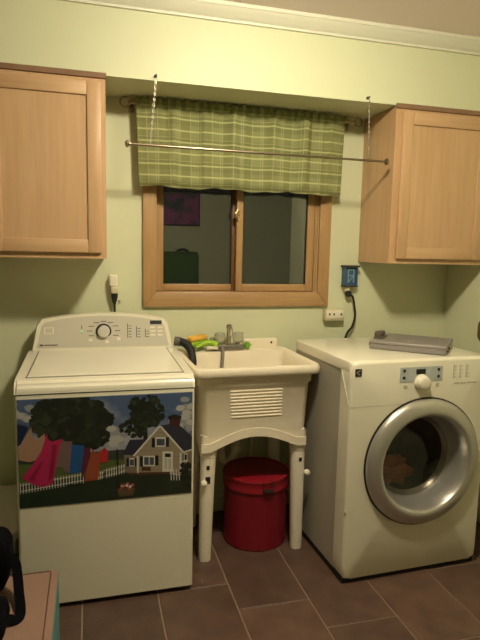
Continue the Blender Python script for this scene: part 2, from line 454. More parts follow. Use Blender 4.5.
# valance: gathered cloth with a ruffled heading
def fold(s, t):
    """depth of the folds at width fraction s and drop fraction t (0 top, 1 hem)"""
    a = .010*math.sin(2*PI*(7.5*s+.25*math.sin(5*s)))+.006*math.sin(2*PI*(13*s+.4))
    b = .012*math.sin(2*PI*(4.2*s+.1)+.8*math.sin(9*s))+.004*math.sin(2*PI*11*s+1)
    pl = 0
    for c, wd, am in ((.16, .02, .016), (.30, .016, .012), (.44, .022, .020), (.63, .018, .010), (.79, .022, .020), (.92, .015, .012)):
        pl += am*math.exp(-((s-c)/wd)**2)
    return (a*(1-t)*.8+b*(.35+.65*t))*.8-pl*1.5*(1-.55*t)
NX, NZ = 260, 44
bm = bmesh.new(); uvl = bm.loops.layers.uv.new('cloth')
grid = []; uvs = {}
for j in range(NZ+1):
    row = []
    for i in range(NX+1):
        s = i/NX; zz = j/NZ
        ztop = 2.131+.004*math.sin(2*PI*23*s)+.003*math.sin(2*PI*37*s+1)
        zbot = 1.722+.004*math.sin(2*PI*3*s+.5)-.003*math.sin(2*PI*8*s)
        z = ztop+(zbot-ztop)*zz
        x0, x1 = .020+.015*zz, 1.094-.010*zz
        x = x0+(x1-x0)*s+.003*math.sin(2*PI*9*s)*zz
        t = max(0, (RZ-z)/.38)
        y = RY-.014+fold(s, min(1, t))
        if z > RZ-.03:
            k = min(1, (z-RZ+.03)/.03); y = y*(1-k)+(RY-.012+.007*math.sin(2*PI*26*s+.6*math.sin(17*s)))*k
        y = min(y, RY-.0095) if abs(z-RZ) < .02 else y
        if z < RZ-.03: y = min(y, -.028)
        v = bm.verts.new((x, y, z)); uvs[v] = (s*1.22, 3-z); row.append(v)
    grid.append(row)
for j in range(NZ):
    for i in range(NX):
        f = bm.faces.new([grid[j+1][i], grid[j+1][i+1], grid[j][i+1], grid[j][i]])
        for lp_ in f.loops: lp_[uvl].uv = uvs[lp_.vert]
me = bpy.data.meshes.new('valance'); bm.to_mesh(me); bm.free(); me.materials.append(MATS['plaid'])
me.polygons.foreach_set('use_smooth', [True]*len(me.polygons))
va = bpy.data.objects.new('valance', me); COL.objects.link(va)
sol = va.modifiers.new('thickness', 'SOLIDIFY'); sol.thickness = .0015; sol.offset = 1
tag(va, 'green plaid gathered valance over the top of the window', 'curtain')

# ------------------------------------------------------------------ hanging clothes rod on chains
HY, HZ = -.345, 1.867
hr = thing('hanging_rod', 'thin metal clothes rod hung on two chains in front of the valance', 'rod', (.58, HY, HZ))
bm = bmesh.new(); tube(bm, [(-.022, HY, HZ), (.62, HY, HZ)], .0062, 12); obj('rod', bm, 'nickel', hr)
bm = bmesh.new(); tube(bm, [(.60, HY, HZ), (1.180, HY, HZ)], .0052, 12); obj('inner_rod', bm, 'nickel', hr)
for x, sg in ((-.022, -1), (1.180, 1)):
    bm = bmesh.new(); lathe(bm, [(.007, 0), (.008, sg*.006), (.015, sg*.010), (.015, sg*.017), (.010, sg*.022), (.004, sg*.024)], (x, HY, HZ), 'x', 18)
    obj('end_cap', bm, 'nickel', hr)
for x, xb in ((.085, .062), (1.087, 1.096)):
    ztop = 2.158
    bm = bmesh.new()
    n = 22
    for k in range(n):
        f = (k+.5)/n; cx = x+(xb-x)*f; cz_ = ztop-.010+(HZ+.014-ztop+.010)*f
        h = (ztop-HZ)/n*.68
        pts = []
        for a in [2*PI*q/12 for q in range(13)]:
            e = .0035*math.cos(a); g = h*math.sin(a)
            pts.append((cx+(e if k % 2 else 0), HY+(0 if k % 2 else e), cz_+g))
        tube(bm, pts, .0011, 5)
    obj('chain', bm, 'chrome', hr)
    bm = bmesh.new(); tube(bm, [(xb+.0085*math.cos(a), HY, HZ+.0085*math.sin(a)) for a in [2*PI*q/16 for q in range(17)]], .0014, 6)
    bmesh.ops.rotate(bm, verts=bm.verts, cent=(xb, HY, HZ), matrix=Matrix.Rotation(PI/2, 3, 'Z'))
    obj('loop', bm, 'chrome', hr)
    bm = bmesh.new(); tube(bm, [(x, SOF_Y+.002, ztop), (x, HY-.004, ztop)], .0035, 8); lathe(bm, [(.007, 0), (.007, -.003), (.004, -.005)], (x, SOF_Y, ztop), 'y', 12)
    obj('screw_hook', bm, 'dark_cap', hr)

# ------------------------------------------------------------------ washing machine
WL, WR, WF, WB = -.4745, .2065, -.6725, -.055
ws = thing('washing_machine', 'white top-loading washing machine with a picture on its front', 'washing machine', ((WL+WR)/2, WF/2+WB/2, 0))
bm = bmesh.new(); prism(bm, rrect(WL, WR, WF, WB, .012, 4), .022, .872, 'xy'); obj('body', bm, 'enamel', ws)
for x in (WL+.05, WR-.05):
    for y in (WF+.06, WB-.06):
        bm = bmesh.new(); lathe(bm, [(.02, 0), (.022, .004), (.016, .024)], (x, y, 0), 'z', 14); obj('foot', bm, 'black_plastic', ws)
obj('seam', B(WL+.002, WR-.002, WF+.004, WB, .870, .879), 'seam', ws, smooth=0)
prof = [(WF-.002, .878), (WF-.003, .892), (WF+.003, .910), (WF+.018, .921), (WF+.04, .925), (-.13, .944), (WB, .944), (WB, .878)]
bm = bmesh.new()
t = bmesh.new(); prism(t, prof, WL, WR, 'yz')
ed = [e for e in t.edges if all(abs(abs(v.co.x-(WL+WR)/2)-(WR-WL)/2) < 1e-5 for v in e.verts) and max(v.co.z for v in e.verts) > .9]
bmesh.ops.bevel(t, geom=ed, offset=.010, segments=3, affect='EDGES')
merge(bm, t); obj('top_panel', bm, 'enamel_top', ws)
# lid: slab on the sloping top with a dark joint under it
def topz(y): return .925+(y-(WF+.04))/(-.13-(WF+.04))*.019
def slab(bm, x0f, x1f, x0b, x1b, yf, yb, lo, hi, ins=.004):
    def ring(dz, i): return [(x0f+i, yf+i, topz(yf)+dz), (x1f-i, yf+i, topz(yf)+dz), (x1b-i, yb-i, topz(yb)+dz), (x0b+i, yb-i, topz(yb)+dz)]
    loft(bm, [ring(lo, 0), ring(hi-.002, 0), ring(hi, ins)])
bm = bmesh.new(); slab(bm, -.4385, .172, -.4305, .164, -.612, -.135, .0002, .0012, .0); obj('lid_joint', bm, 'seam', ws, smooth=0)
bm = bmesh.new(); slab(bm, -.4330, .1665, -.4255, .159, -.608, -.138, .0003, .0065); obj('lid', bm, 'enamel_top', ws, smooth=20)
# console: arched tilted panel
def arch(x0, x1, z0, zs, zt, r, n=30):
    pts = [(x0, z0)]
    cxm = (x0+x1)/2; hw = (x1-x0)/2
    tl = .022
    for k in range(n+1):
        s = -1+2*k/n
        zz = zs+(zt-zs)*(1-abs(s)**2.2)
        drop = r*(max(0, (abs(s)-.93)/.07))**2
        pts.append((cxm+s*(hw-tl)+0*s, zz-drop))
    pts.append((x1, z0)); return pts
def console_ring(pts, f, y0, lean): return [(x, y0+(z-.944)*lean+f, z) for x, z in pts]
outer = arch(-.4600, .1945, .9445, 1.083, 1.115, .020)
inner = arch(-.4385, .1725, .9580, 1.070, 1.103, .012)
lean = .22; cy = -.150
bm = bmesh.new()
cc = (sum(p[0] for p in outer)/len(outer), 1.02)
def shr(pts, k): return [(cc[0]+(x-cc[0])*(1-k), cc[1]+(z-cc[1])*(1-k*2.2) if z > .95 else z) for x, z in pts]
loft(bm, [console_ring(shr(outer, .012), 0, cy, lean), console_ring(outer, .009, cy, lean),
          console_ring(outer, .05, cy, lean), [(x, -.058, z-.004 if z > .95 else z) for x, z in outer]])
obj('console', bm, 'enamel', ws, smooth=40)
bm = bmesh.new(); loft(bm, [console_ring(inner, -.002, cy, lean), console_ring(inner, .004, cy, lean)]); cp = obj('control_panel', bm, 'panel_grey', ws)
def onc(x, z, d=0): return (x, cy+(z-.944)*lean-.002-d, z)
def cplate(name, m, x0, x1, z0, z1, d=.0012, parent=cp):
    bm = bmesh.new(); loft(bm, [[onc(x0, z0, -.001), onc(x1, z0, -.001), onc(x1, z1, -.001), onc(x0, z1, -.001)], [onc(x0, z0, d), onc(x1, z0, d), onc(x1, z1, d), onc(x0, z1, d)]])
    return obj(name, bm, m, parent, smooth=0)
bm = bmesh.new(); k = onc(-.137, 1.031)
lathe(bm, [(.036, 0), (.036, -.004), (.030, -.006)], k, 'y', 36); obj('dial_ring', bm, 'black_plastic', ws)
bm = bmesh.new(); lathe(bm, [(.029, -.004), (.028, -.022), (.024, -.027), (.010, -.029)], k, 'y', 36); obj('dial', bm, 'dial_silver', ws)
cplate('display', 'black_plastic', .083, .140, 1.060, 1.078)
cplate('indicator', 'black_plastic', -.2385, -.2355, 1.020, 1.058)
cplate('indicator_light', 'led', -.2390, -.2345, 1.026, 1.040, .0016)
for x, n_ in ((-.020, 5), (.022, 4), (.064, 3)):
    for q in range(n_): cplate('setting_mark', 'dark_cap', x, x+.014, 1.000+q*.013, 1.0030+q*.013, .0006)
    cplate('setting_bar', 'dark_cap', x-.006, x-.003, .998, .998+n_*.0135, .0007)
for r_ in range(3):
    for c_ in range(2): cplate('button', 'white_plastic', .083+c_*.036, .108+c_*.036, 1.005+r_*.018, 1.014+r_*.018, .003)
for x, z in ((-.205, .985), (-.075, .988), (-.13, .975)): cplate('button', 'white_plastic', x, x+.016, z, z+.012, .003)
for a in range(-150, 151, 30):          # cycle ticks around the dial
    if abs(a) > 140: continue
    ax = math.radians(90-a); rr = .052
    x, z = k[0]+rr*1.25*math.cos(ax), k[2]+rr*.85*math.sin(ax)
    cplate('cycle_mark', 'dark_cap', x-.013, x+.013, z, z+.003, .0006)
cplate('badge', 'white_plastic', -.405, -.362, 1.022, 1.052, .0014)
cplate('badge_face', 'panel_grey', -.400, -.367, 1.0255, 1.0485, .0022)
cplate('brand_strip', 'dark_cap', -.425, -.410, .9675, .9745, .0008)
cplate('brand_strip', 'dark_cap', -.406, -.345, .969, .9732, .0008)

# ---- printed picture on the washer's front: a flat sheet whose print is laid out in sheet coordinates
PW, PH = .661, .424
def pmat(n, c, **k): return mat('print_'+n, c, .35, **k)
def print_sky():
    m = bpy.data.materials.new('print_sky'); m.use_nodes = True; nt = m.node_tree; b = nt.nodes['Principled BSDF']
    tc = nt.nodes.new('ShaderNodeTexCoord'); mp = nt.nodes.new('ShaderNodeMapping'); mp.inputs['Scale'].default_value = (5, 1, 9)
    nt.links.new(tc.outputs['Object'], mp.inputs[0])
    n = nt.nodes.new('ShaderNodeTexNoise'); n.inputs['Scale'].default_value = 1.1; n.inputs['Detail'].default_value = 6
    nt.links.new(mp.outputs[0], n.inputs['Vector'])
    sx = nt.nodes.new('ShaderNodeSeparateXYZ'); nt.links.new(tc.outputs['Object'], sx.inputs[0])
    ad = nt.nodes.new('ShaderNodeMath'); ad.operation = 'MULTIPLY_ADD'; ad.inputs[1].default_value = -1.35; ad.inputs[2].default_value = 1.02
    nt.links.new(sx.outputs[2], ad.inputs[0])
    a2 = nt.nodes.new('ShaderNodeMath'); a2.operation = 'ADD'; nt.links.new(ad.outputs[0], a2.inputs[0]); nt.links.new(n.outputs['Fac'], a2.inputs[1])
    rp = nt.nodes.new('ShaderNodeValToRGB')
    rp.color_ramp.elements[0].color = (*lin((66, 84, 116)), 1); rp.color_ramp.elements[0].position = .42
    rp.color_ramp.elements[1].color = (*lin((170, 172, 170)), 1); rp.color_ramp.elements[1].position = .86
    nt.links.new(a2.outputs[0], rp.inputs[0]); nt.links.new(rp.outputs[0], b.inputs['Base Color']); b.inputs['Roughness'].default_value = .35
    MATS['print_sky'] = m
print_sky()
cols = dict(grass=(34, 46, 32), meadow=(82, 96, 48), hills=(52, 60, 52), leaf_a=(24, 31, 24), leaf_b=(33, 42, 30), leaf_c=(50, 58, 44), trunk=(36, 28, 20),
            siding=(150, 138, 116), siding_d=(118, 108, 92), roof=(44, 46, 62), white=(214, 212, 200), dark=(26, 26, 30), brick=(66, 34, 36),
            pink=(176, 34, 86), pink_d=(140, 22, 64), tan=(166, 132, 106), grey=(112, 92, 90), blue=(30, 82, 140), blue_d=(22, 36, 66), maroon=(88, 30, 58), rust=(150, 72, 46), red=(176, 36, 44),
            glass=(70, 78, 90), basket=(92, 74, 54), flower=(170, 96, 96), brown=(84, 50, 40), border=(184, 182, 170))
PM = ['print_sky']
cols.update(cloud=(178, 178, 172), cloud_b=(146, 150, 154))
for k_, c_ in cols.items(): pmat(k_, tuple(v*.9 for v in c_)); PM.append('print_'+k_)
PI_ = {n.replace('print_', ''): i for i, n in enumerate(PM)}
pic = bmesh.new()
def P5(x, y): return (x/4.8, 390+y/4.8)                 # sheet sketch units, left half
def P6(x, y): return (100+x/4.8, 390+y/4.8)             # right half
def uvp(p):
    x, y = p
    u = (x-17.5)/(191.3-17.5)
    top = 401-9.6*u; bot = 509-17*u
    v = (y-top)/(bot-top)
    return max(0, min(1, u)), max(0, min(1, v))
def ink(pts, c, layer, ref=None):
    d = WF-.0022-layer*.00012
    vs = []
    for p in pts:
        u, v = uvp(p); vs.append(pic.verts.new((WL+.009+u*PW, d, .858-v*PH)))
    f = pic.faces.new(vs); f.material_index = PI_[c]
def stroke(a, b, wd, c, layer):
    (x0, y0), (x1, y1) = a, b; L = math.hypot(x1-x0, y1-y0) or 1; nx, ny = -(y1-y0)/L*wd/2, (x1-x0)/L*wd/2
    ink([(x0+nx, y0+ny), (x1+nx, y1+ny), (x1-nx, y1-ny), (x0-nx, y0-ny)], c, layer)
def blob(cx, cy, rx, ry, c, layer, n=9, jit=.3):
    ink([(cx+rx*(1+random.uniform(-jit, jit))*math.cos(2*PI*k/n), cy+ry*(1+random.uniform(-jit, jit))*math.sin(2*PI*k/n)) for k in range(n)], c, layer)
ink([(0, 380), (200, 380), (200, 520), (0, 520)], 'sky', 0)
ink([(0, 452), (30, 449), (70, 453), (120, 449), (200, 447), (200, 520), (0, 520)], 'hills', 1)
ink([(0, 466), (60, 463), (130, 458), (200, 456), (200, 520), (0, 520)], 'meadow', 2)
ink([(0, 486), (30, 484), (80, 476), (120, 471), (200, 468), (200, 520), (0, 520)], 'grass', 3)
def crown(cx, cy, rx, ry, n, seedlayer, trunk=None):
    if trunk: ink(trunk, 'trunk', seedlayer)
    for q in range(n):
        a = random.uniform(0, 2*PI); rr = math.sqrt(random.random())
        x, y = cx+rx*rr*math.cos(a), cy+ry*rr*math.sin(a)
        s_ = random.uniform(.10, .20)
        blob(x, y, rx*s_, rx*s_*.8, ('leaf_a', 'leaf_a', 'leaf_b', 'leaf_b', 'leaf_c')[int(random.random()*5)] if q > n*.45 else 'leaf_a', seedlayer+1+q*.02)
blob(70, 424, 32, 18, 'leaf_a', 4, 20, .08); blob(142, 414, 14, 13, 'leaf_a', 4, 16, .1)
for cx_, cy_, n_, sp_ in ((24, 416, 16, 6), (112, 437, 16, 6), (186, 418, 22, 8), (176, 430, 10, 6), (98, 428, 8, 5)):
    for q in range(n_): blob(cx_+random.gauss(0, sp_), cy_+random.gauss(0, sp_*.7), 5.0, 3.2, 'cloud_b' if q < n_*.6 else 'cloud', 1.2+q*.02, 9, .2)
crown(68, 421, 37, 22, 260, 4, [(64, 430), (70, 430), (71, 470), (64, 470)])
crown(84, 436, 20, 12, 60, 4)
crown(143, 412, 18, 17, 110, 4, [(140, 420), (144, 420), (145, 450), (140, 450)])
crown(131, 428, 15, 8, 50, 4)
H = 10
ink([P6(150, 300), P6(275, 170), P6(385, 285), P6(385, 395), P6(160, 400)], 'siding', H)
for q in range(9): stroke(P6(165+4*q*0, 205+q*22), P6(380, 203+q*22), .35, 'siding_d', H+.5) if q > 4 else stroke(P6(262-(q*20), 200+q*22), P6(288+q*20, 200+q*22), .35, 'siding_d', H+.5)
ink([P6(95, 308), P6(160, 308), P6(160, 398), P6(105, 396)], 'siding_d', H-.5)
ink([P6(385, 290), P6(438, 280), P6(438, 380), P6(385, 395)], 'siding_d', H-.5)
ink([P6(90, 306), P6(125, 236), P6(210, 232), P6(245, 200), P6(146, 310)], 'roof', H+1)
ink([P6(275, 166), P6(330, 158), P6(380, 168), P6(440, 215), P6(438, 282), P6(394, 294)], 'roof', H+1)
stroke(P6(278, 164), P6(143, 314), 1.6, 'white', H+2); stroke(P6(272, 164), P6(396, 294), 1.6, 'white', H+2); stroke(P6(388, 296), P6(440, 280), 1.4, 'white', H+2)
ink([P6(318, 122), P6(345, 112), P6(382, 120), P6(374, 175), P6(326, 165)], 'brick', H+2)
ink([P6(314, 124), P6(345, 112), P6(384, 120), P6(382, 134), P6(345, 138), P6(318, 136)], 'trunk', H+2.5)
def rect6(x0, y0, x1, y1, c, l): ink([P6(x0, y0), P6(x1, y0), P6(x1, y1), P6(x0, y1)], c, l)
rect6(252, 222, 304, 268, 'white', H+3); rect6(258, 230, 299, 262, 'glass', H+4); rect6(234, 226, 250, 272, 'dark', H+3); rect6(304, 222, 321, 268, 'dark', H+3)
rect6(190, 312, 250, 362, 'white', H+3); rect6(196, 318, 219, 356, 'glass', H+4); rect6(223, 318, 245, 356, 'glass', H+4); rect6(175, 315, 190, 365, 'dark', H+3); rect6(250, 310, 268, 358, 'dark', H+3)
rect6(288, 290, 341, 390, 'white', H+3); rect6(300, 300, 330, 318, 'dark', H+4); rect6(298, 325, 312, 376, 'border', H+4); rect6(318, 325, 332, 376, 'border', H+4)
rect6(108, 324, 158, 364, 'white', H+3); rect6(124, 330, 146, 360, 'glass', H+4); rect6(108, 324, 122, 364, 'dark', H+4); rect6(148, 324, 158, 364, 'dark', H+4)
rect6(398, 298, 416, 340, 'white', H+3); rect6(401, 303, 413, 335, 'dark', H+4); rect6(160, 314, 168, 398, 'white', H+4); rect6(376, 296, 386, 395, 'white', H+4)
rect6(186, 366, 226, 384, 'brown', H+5); stroke(P6(186, 388), P6(186, 366), 1, 'brown', H+5); stroke(P6(226, 388), P6(226, 366), 1, 'brown', H+5)
ink([P6(120, 395), P6(330, 388), P6(330, 400), P6(120, 408)], 'brown', H+4)
for x in (330, 344, 358, 372): stroke(P6(x, 376), P6(x+4, 430), 1.0, 'white', H+6)
stroke(P6(326, 396), P6(384, 404), 1.0, 'white', H+6); stroke(P6(330, 376), P6(344, 372), .9, 'white', H+6); stroke(P6(384, 340), P6(418, 330), 1, 'white', H+6)
for q in range(16): blob(*P6(395+random.uniform(-8, 40), 400+random.uniform(-50, 60)), 3, 2.4, 'leaf_a', H+7+q*.02)
# picket fence runs
def fence(ax, ay, bx, by, h, n, pos, l):
    for e in (.25, .8): stroke(pos(ax, ay-h*e), pos(bx, by-h*e), .7, 'white', l)
    for q in range(n+1):
        f = q/n; x, y = ax+(bx-ax)*f, ay+(by-ay)*f
        stroke(pos(x, y), pos(x, y-h), .75, 'white', l+.3)
fence(90, 500, 380, 446, 52, 22, P5, 8); fence(452, 430, 480, 424, 40, 3, P5, 8); fence(0, 424, 108, 396, 46, 9, P6, 8)
# clothes on the line
stroke(P5(70, 160), P5(480, 290), .35, 'dark', 12)
L_ = 13
ink([P5(78, 165), P5(135, 180), P5(96, 262), P5(80, 270)], 'blue_d', L_)
ink([P5(82, 285), P5(146, 178), P5(152, 228), P5(168, 240), P5(205, 208), P5(212, 250), P5(186, 330), P5(132, 346), P5(88, 336)], 'tan', L_)
ink([P5(285, 236), P5(300, 246), P5(332, 244), P5(318, 396), P5(292, 392), P5(286, 368), P5(250, 372), P5(262, 300)], 'grey', L_)
ink([P5(215, 208), P5(222, 238), P5(240, 246), P5(286, 232), P5(262, 320), P5(238, 448), P5(190, 466), P5(140, 450), P5(98, 420), P5(150, 355), P5(190, 290)], 'pink', L_+1)
ink([P5(240, 260), P5(262, 262), P5(238, 420), P5(216, 440)], 'pink_d', L_+1.5); ink([P5(180, 350), P5(196, 340), P5(150, 436), P5(128, 430)], 'pink_d', L_+1.5)
ink([P5(384, 274), P5(418, 276), P5(406, 345), P5(376, 425), P5(368, 380)], 'maroon', L_)
ink([P5(330, 258), P5(350, 262), P5(386, 264), P5(378, 330), P5(370, 392), P5(316, 402), P5(322, 330)], 'blue', L_+1)
ink([P5(424, 282), P5(440, 300), P5(468, 290), P5(460, 360), P5(450, 430), P5(384, 438), P5(404, 350)], 'rust', L_+1)
ink([P5(462, 300), P5(480, 272), P5(500, 290), P5(499, 342), P5(456, 348)], 'red', L_+2)
stroke(P6(64, 280), P6(68, 485), 1.5, 'trunk', 16)
ink([P6(60, 474), P6(152, 468), P6(140, 505), P6(72, 512)], 'basket', 17)
for q in range(26): blob(*P6(80+random.uniform(0, 60), 462+random.uniform(-16, 12)), 1.6, 1.4, random.choice(('flower', 'basket', 'white', 'leaf_c', 'rust')), 18+q*.02, 6)
for q in range(5): blob(*P5(310+q*14, 460-q*2), 2.4, 1.4, 'leaf_a', 9+q*.02, 7)
# the sheet behind the print
box(pic, WL+.007, WL+.011+PW, WF-.0020, WF-.0002, .858-PH-.002, .860, mi=PI_['border'])
pb = obj('picture_panel', pic, PM, None, smooth=0)
tag(pb, 'printed countryside scene of clothesline, trees and cottage covering the washer front', 'picture')

# ------------------------------------------------------------------ black drain hose from washer into the tub
hs = thing('drain_hose', 'black drain hose bending from the washer into the tub', 'hose', (.27, -.15, .95))
pth = smooth_path([(.212, -.098, .969), (.232, -.105, .968), (.262, -.130, .958), (.279, -.160, .932), (.284, -.182, .895), (.285, -.188, .862)], 9)
bm = bmesh.new(); tube(bm, pth, [.019+(.0018 if i % 2 else 0) for i in range(len(pth))], 14); obj('pipe', bm, 'rubber', hs)
bm = bmesh.new(); tube(bm, [(.209, -.097, .969), (.236, -.107, .967)], .0235, 16); obj('collar', bm, 'pewter', hs)

# ------------------------------------------------------------------ laundry tub on legs
TX0, TX1, TYF, TYB, TZ = .216, .816, -.545, -.030, .918
sk = thing('laundry_tub', 'cream plastic laundry tub standing on four tapered legs', 'sink', ((TX0+TX1)/2, (TYF+TYB)/2, 0))
def rr3(x0, x1, y0, y1, r, z, n=6): return [(x, y, z) for x, y in rrect(x0, x1, y0, y1, r, n)]
bm = bmesh.new()
cx0, cx1 = TX0, TX1
def R_(i, z, r, back=0): return rr3(cx0+i, cx1-i, TYF+i, TYB-i-back, r, z)
rings = [R_(.006, TZ-.040, .040), R_(.000, TZ-.034, .045), R_(.000, TZ-.010, .045), R_(.006, TZ, .042), R_(.024, TZ+.001, .034),
         R_(.034, TZ-.006, .030, .055), R_(.046, TZ-.05, .030, .055), R_(.075, .60, .05, .06), R_(.10, .575, .06, .07)]
loft(bm, rings, cap0=False, cap1=True)
# outer wall
outer_r = [R_(.006, TZ-.040, .040), R_(.030, TZ-.042, .032), R_(.032, TZ-.080, .032), R_(.040, TZ-.090, .034), R_(.050, .600, .036)]
loft(bm, outer_r, cap0=False, cap1=False)
obj('basin', bm, 'tub', sk, smooth=50)
# arched skirt between the front legs, and the side skirts
def arch_z(t): e = min(t, 1-t); q = max(0, min(1, (e-.09)/.41)); return .530+.060*math.sin(q*PI/2)
def apron(p0, p1, nrm, n=24, band=True):
    """thin arched wall below the basin from p0 to p1, with a raised band along its lower edge"""
    p0, p1, nrm = Vector(p0), Vector(p1), Vector(nrm)
    for nm, lo, hi, d0, d1 in (('apron', 0, None, .0, .010), ('apron_band', 0, .040, -.004, .006)):
        if nm == 'apron_band' and not band: continue
        bm = bmesh.new(); rings = []
        for k_ in range(n+1):
            t = k_/n; c = p0.lerp(p1, t); za = arch_z(t); zt = .605 if hi is None else za+hi
            rings.append([(c.x-nrm.x*d0*-1, c.y-nrm.y*d0*-1, za), (c.x-nrm.x*d1, c.y-nrm.y*d1, za), (c.x-nrm.x*d1, c.y-nrm.y*d1, zt), (c.x+nrm.x*d0, c.y+nrm.y*d0, zt)])
        if hi is not None: rings = [[(q[0]+nrm.x*(.004 if i in (0, 3) else 0)*2, q[1]+nrm.y*(.004 if i in (0, 3) else 0)*2, q[2]) for i, q in enumerate(rg_)] for rg_ in rings]
        loft(bm, rings); obj(nm, bm, 'tub', sk, smooth=30)
AI = .050
apron((TX0+AI, TYF+AI, 0), (TX1-AI, TYF+AI, 0), (0, -1, 0)); apron((TX0+AI, TYB-AI, 0), (TX1-AI, TYB-AI, 0), (0, 1, 0))
apron((TX0+AI, TYF+AI, 0), (TX0+AI, TYB-AI, 0), (-1, 0, 0), band=False); apron((TX1-AI, TYF+AI, 0), (TX1-AI, TYB-AI, 0), (1, 0, 0), band=False)
# washboard ridges on the front
for q in range(9):
    z = .806-q*.0150; y = TYF+.040+(.828-z)/.228*.010
    bm = bmesh.new(); tube(bm, [(.392+q*.0012, y+.004, z), (.398+q*.0012, y+.0018, z), (.630, y+.0018, z), (.638, y+.004, z)], .0058, 8); obj('ridge', bm, 'tub', sk)
# legs (four), tapered half-round posts with foot
def leg(x, y, front):
    bm = bmesh.new()
    def ring(z, w, d, dx): return rr3(x-w+dx, x+w+dx, y-d, y+d, min(w, d)*.85, z, 5)
    sg = -1 if x < .5 else 1
    loft(bm, [ring(0, .027, .025, 0), ring(.01, .028, .026, 0), ring(.40, .033, .031, -sg*.007), ring(.500, .035, .033, -sg*.010), ring(.502, .038, .036, -sg*.010), ring(.590, .038, .037, -sg*.011)])
    o = obj('leg', bm, 'tub_leg', sk)
    if front:
        dx = -sg*.004; yy = y-.0325
        obj('slot', B(x+dx-.008, x+dx+.006, yy-.0015, yy+.004, .446, .464), 'gap', o, smooth=0)
        if sg < 0: obj('slot', B(x+dx-.012, x+dx+.010, yy-.0008, yy+.004, .380, .412), 'gap', o, smooth=0)
        bm = bmesh.new(); kx = x-.016 if sg < 0 else x+.034
        lathe(bm, [(.013, .006), (.015, -.006), (.012, -.014), (.006, -.018)], (kx, yy if sg < 0 else y-.022, .385), 'y', 14)
        obj('lever_knob', bm, 'tub_leg', o)
for x in (.298, .752):
    leg(x, -.452, True); leg(x, -.120, False)
sk.rotation_euler = (0, 0, math.radians(1.2))
# raised ledge at the back
bm = bmesh.new(); box(bm, .585, .772, TYB-.030, TYB+.006, TZ-.01, TZ+.046, bev=.008, seg=3); ld = obj('back_ledge', bm, 'tub', sk)
bm = bmesh.new(); lathe(bm, [(.006, .002), (.006, -.003)], (.737, TYB-.029, TZ+.026), 'y', 12); obj('plug_hole', bm, 'gap', ld)
# soap shelf corner line inside the basin
obj('soap_shelf', B(.630, .735, -.17, -.11, .80, .812, bev=.004), 'tub', sk)
# drain tailpiece and trap below
tr = thing('drain_trap', 'pale plastic drain pipe with trap under the tub, behind the red bin', 'pipe', (.50, -.10, .30))
bm = bmesh.new(); tube(bm, smooth_path([(.535, -.115, .572), (.535, -.115, .45), (.525, -.112, .360), (.500, -.105, .325), (.472, -.095, .330), (.462, -.08, .365), (.460, -.015, .385)], 7), .021, 14)
obj('pipe', bm, 'pvc', tr)
for q in ((.535, -.115, .40), (.460, -.050, .377)):
    bm = bmesh.new(); lathe(bm, [(.028, -.015), (.030, 0), (.028, .015)], q, 'z' if q[0] > .5 else 'y', 16); obj('slip_nut', bm, 'pvc', tr)
pp = thing('supply_pipe', 'thin pale supply pipe rising to the tub left of the trap', 'pipe', (.345, -.04, .1), group='supply pipes')
bm = bmesh.new(); tube(bm, [(.345, -.04, .02), (.345, -.04, .60)], .012, 10); obj('pipe', bm, 'pvc', pp)
bm = bmesh.new(); lathe(bm, [(.02, -.02), (.024, 0), (.02, .02)], (.345, -.045, .44), 'y', 12); obj('valve', bm, 'pvc', pp)
pp = thing('supply_pipe', 'thin pale supply pipe rising behind the right side of the tub', 'pipe', (.64, -.04, .1), group='supply pipes')
bm = bmesh.new(); tube(bm, [(.64, -.04, .02), (.64, -.04, .60)], .012, 10); obj('pipe', bm, 'pvc', pp)
bm = bmesh.new(); lathe(bm, [(.02, -.02), (.024, 0), (.02, .02)], (.64, -.045, .44), 'y', 12); obj('valve', bm, 'pvc', pp)

# faucet on the back rim
fc = thing('faucet', 'two-handled chrome faucet with clear knobs at the back of the tub', 'faucet', (.49, -.075, TZ))
bm = bmesh.new(); prism(bm, rrect(.405, .575, -.108, -.062, .022, 6), TZ, TZ+.026, 'xy', bev=.004); obj('base', bm, 'brushed', fc)
for x in (.443, .540):
    bm = bmesh.new(); lathe(bm, [(.014, .022), (.012, .036), (.012, .040)], (x, -.085, TZ), 'z', 16); st = obj('stem', bm, 'brushed', fc)
    bm = bmesh.new(); lathe(bm, [(.019, .038), (.026, .044), (.029, .058), (.029, .078), (.024, .086), (.010, .088)], (x, -.085, TZ), 'z', 10); obj('knob', bm, 'acrylic', fc)
bm = bmesh.new()
tube(bm, smooth_path([(.491, -.085, TZ+.02), (.491, -.085, TZ+.085), (.491, -.097, TZ+.112), (.489, -.125, TZ+.110), (.487, -.150, TZ+.080)], 6), .0115, 14)
obj('spout', bm, 'chrome', fc)
bm = bmesh.new(); lathe(bm, [(.014, .0), (.014, .018), (.008, .022)], (.491, -.088, TZ+.108), 'z', 14); obj('cap', bm, 'pewter', fc)
bm = bmesh.new(); tube(bm, smooth_path([(.452, -.112, TZ+.012), (.450, -.128, TZ+.004), (.445, -.142, TZ-.05), (.438, -.150, TZ-.115)], 6), .009, 10)
obj('grey_tube', bm, 'tube_grey', fc)  # grey tube hanging from the faucet base into the basin
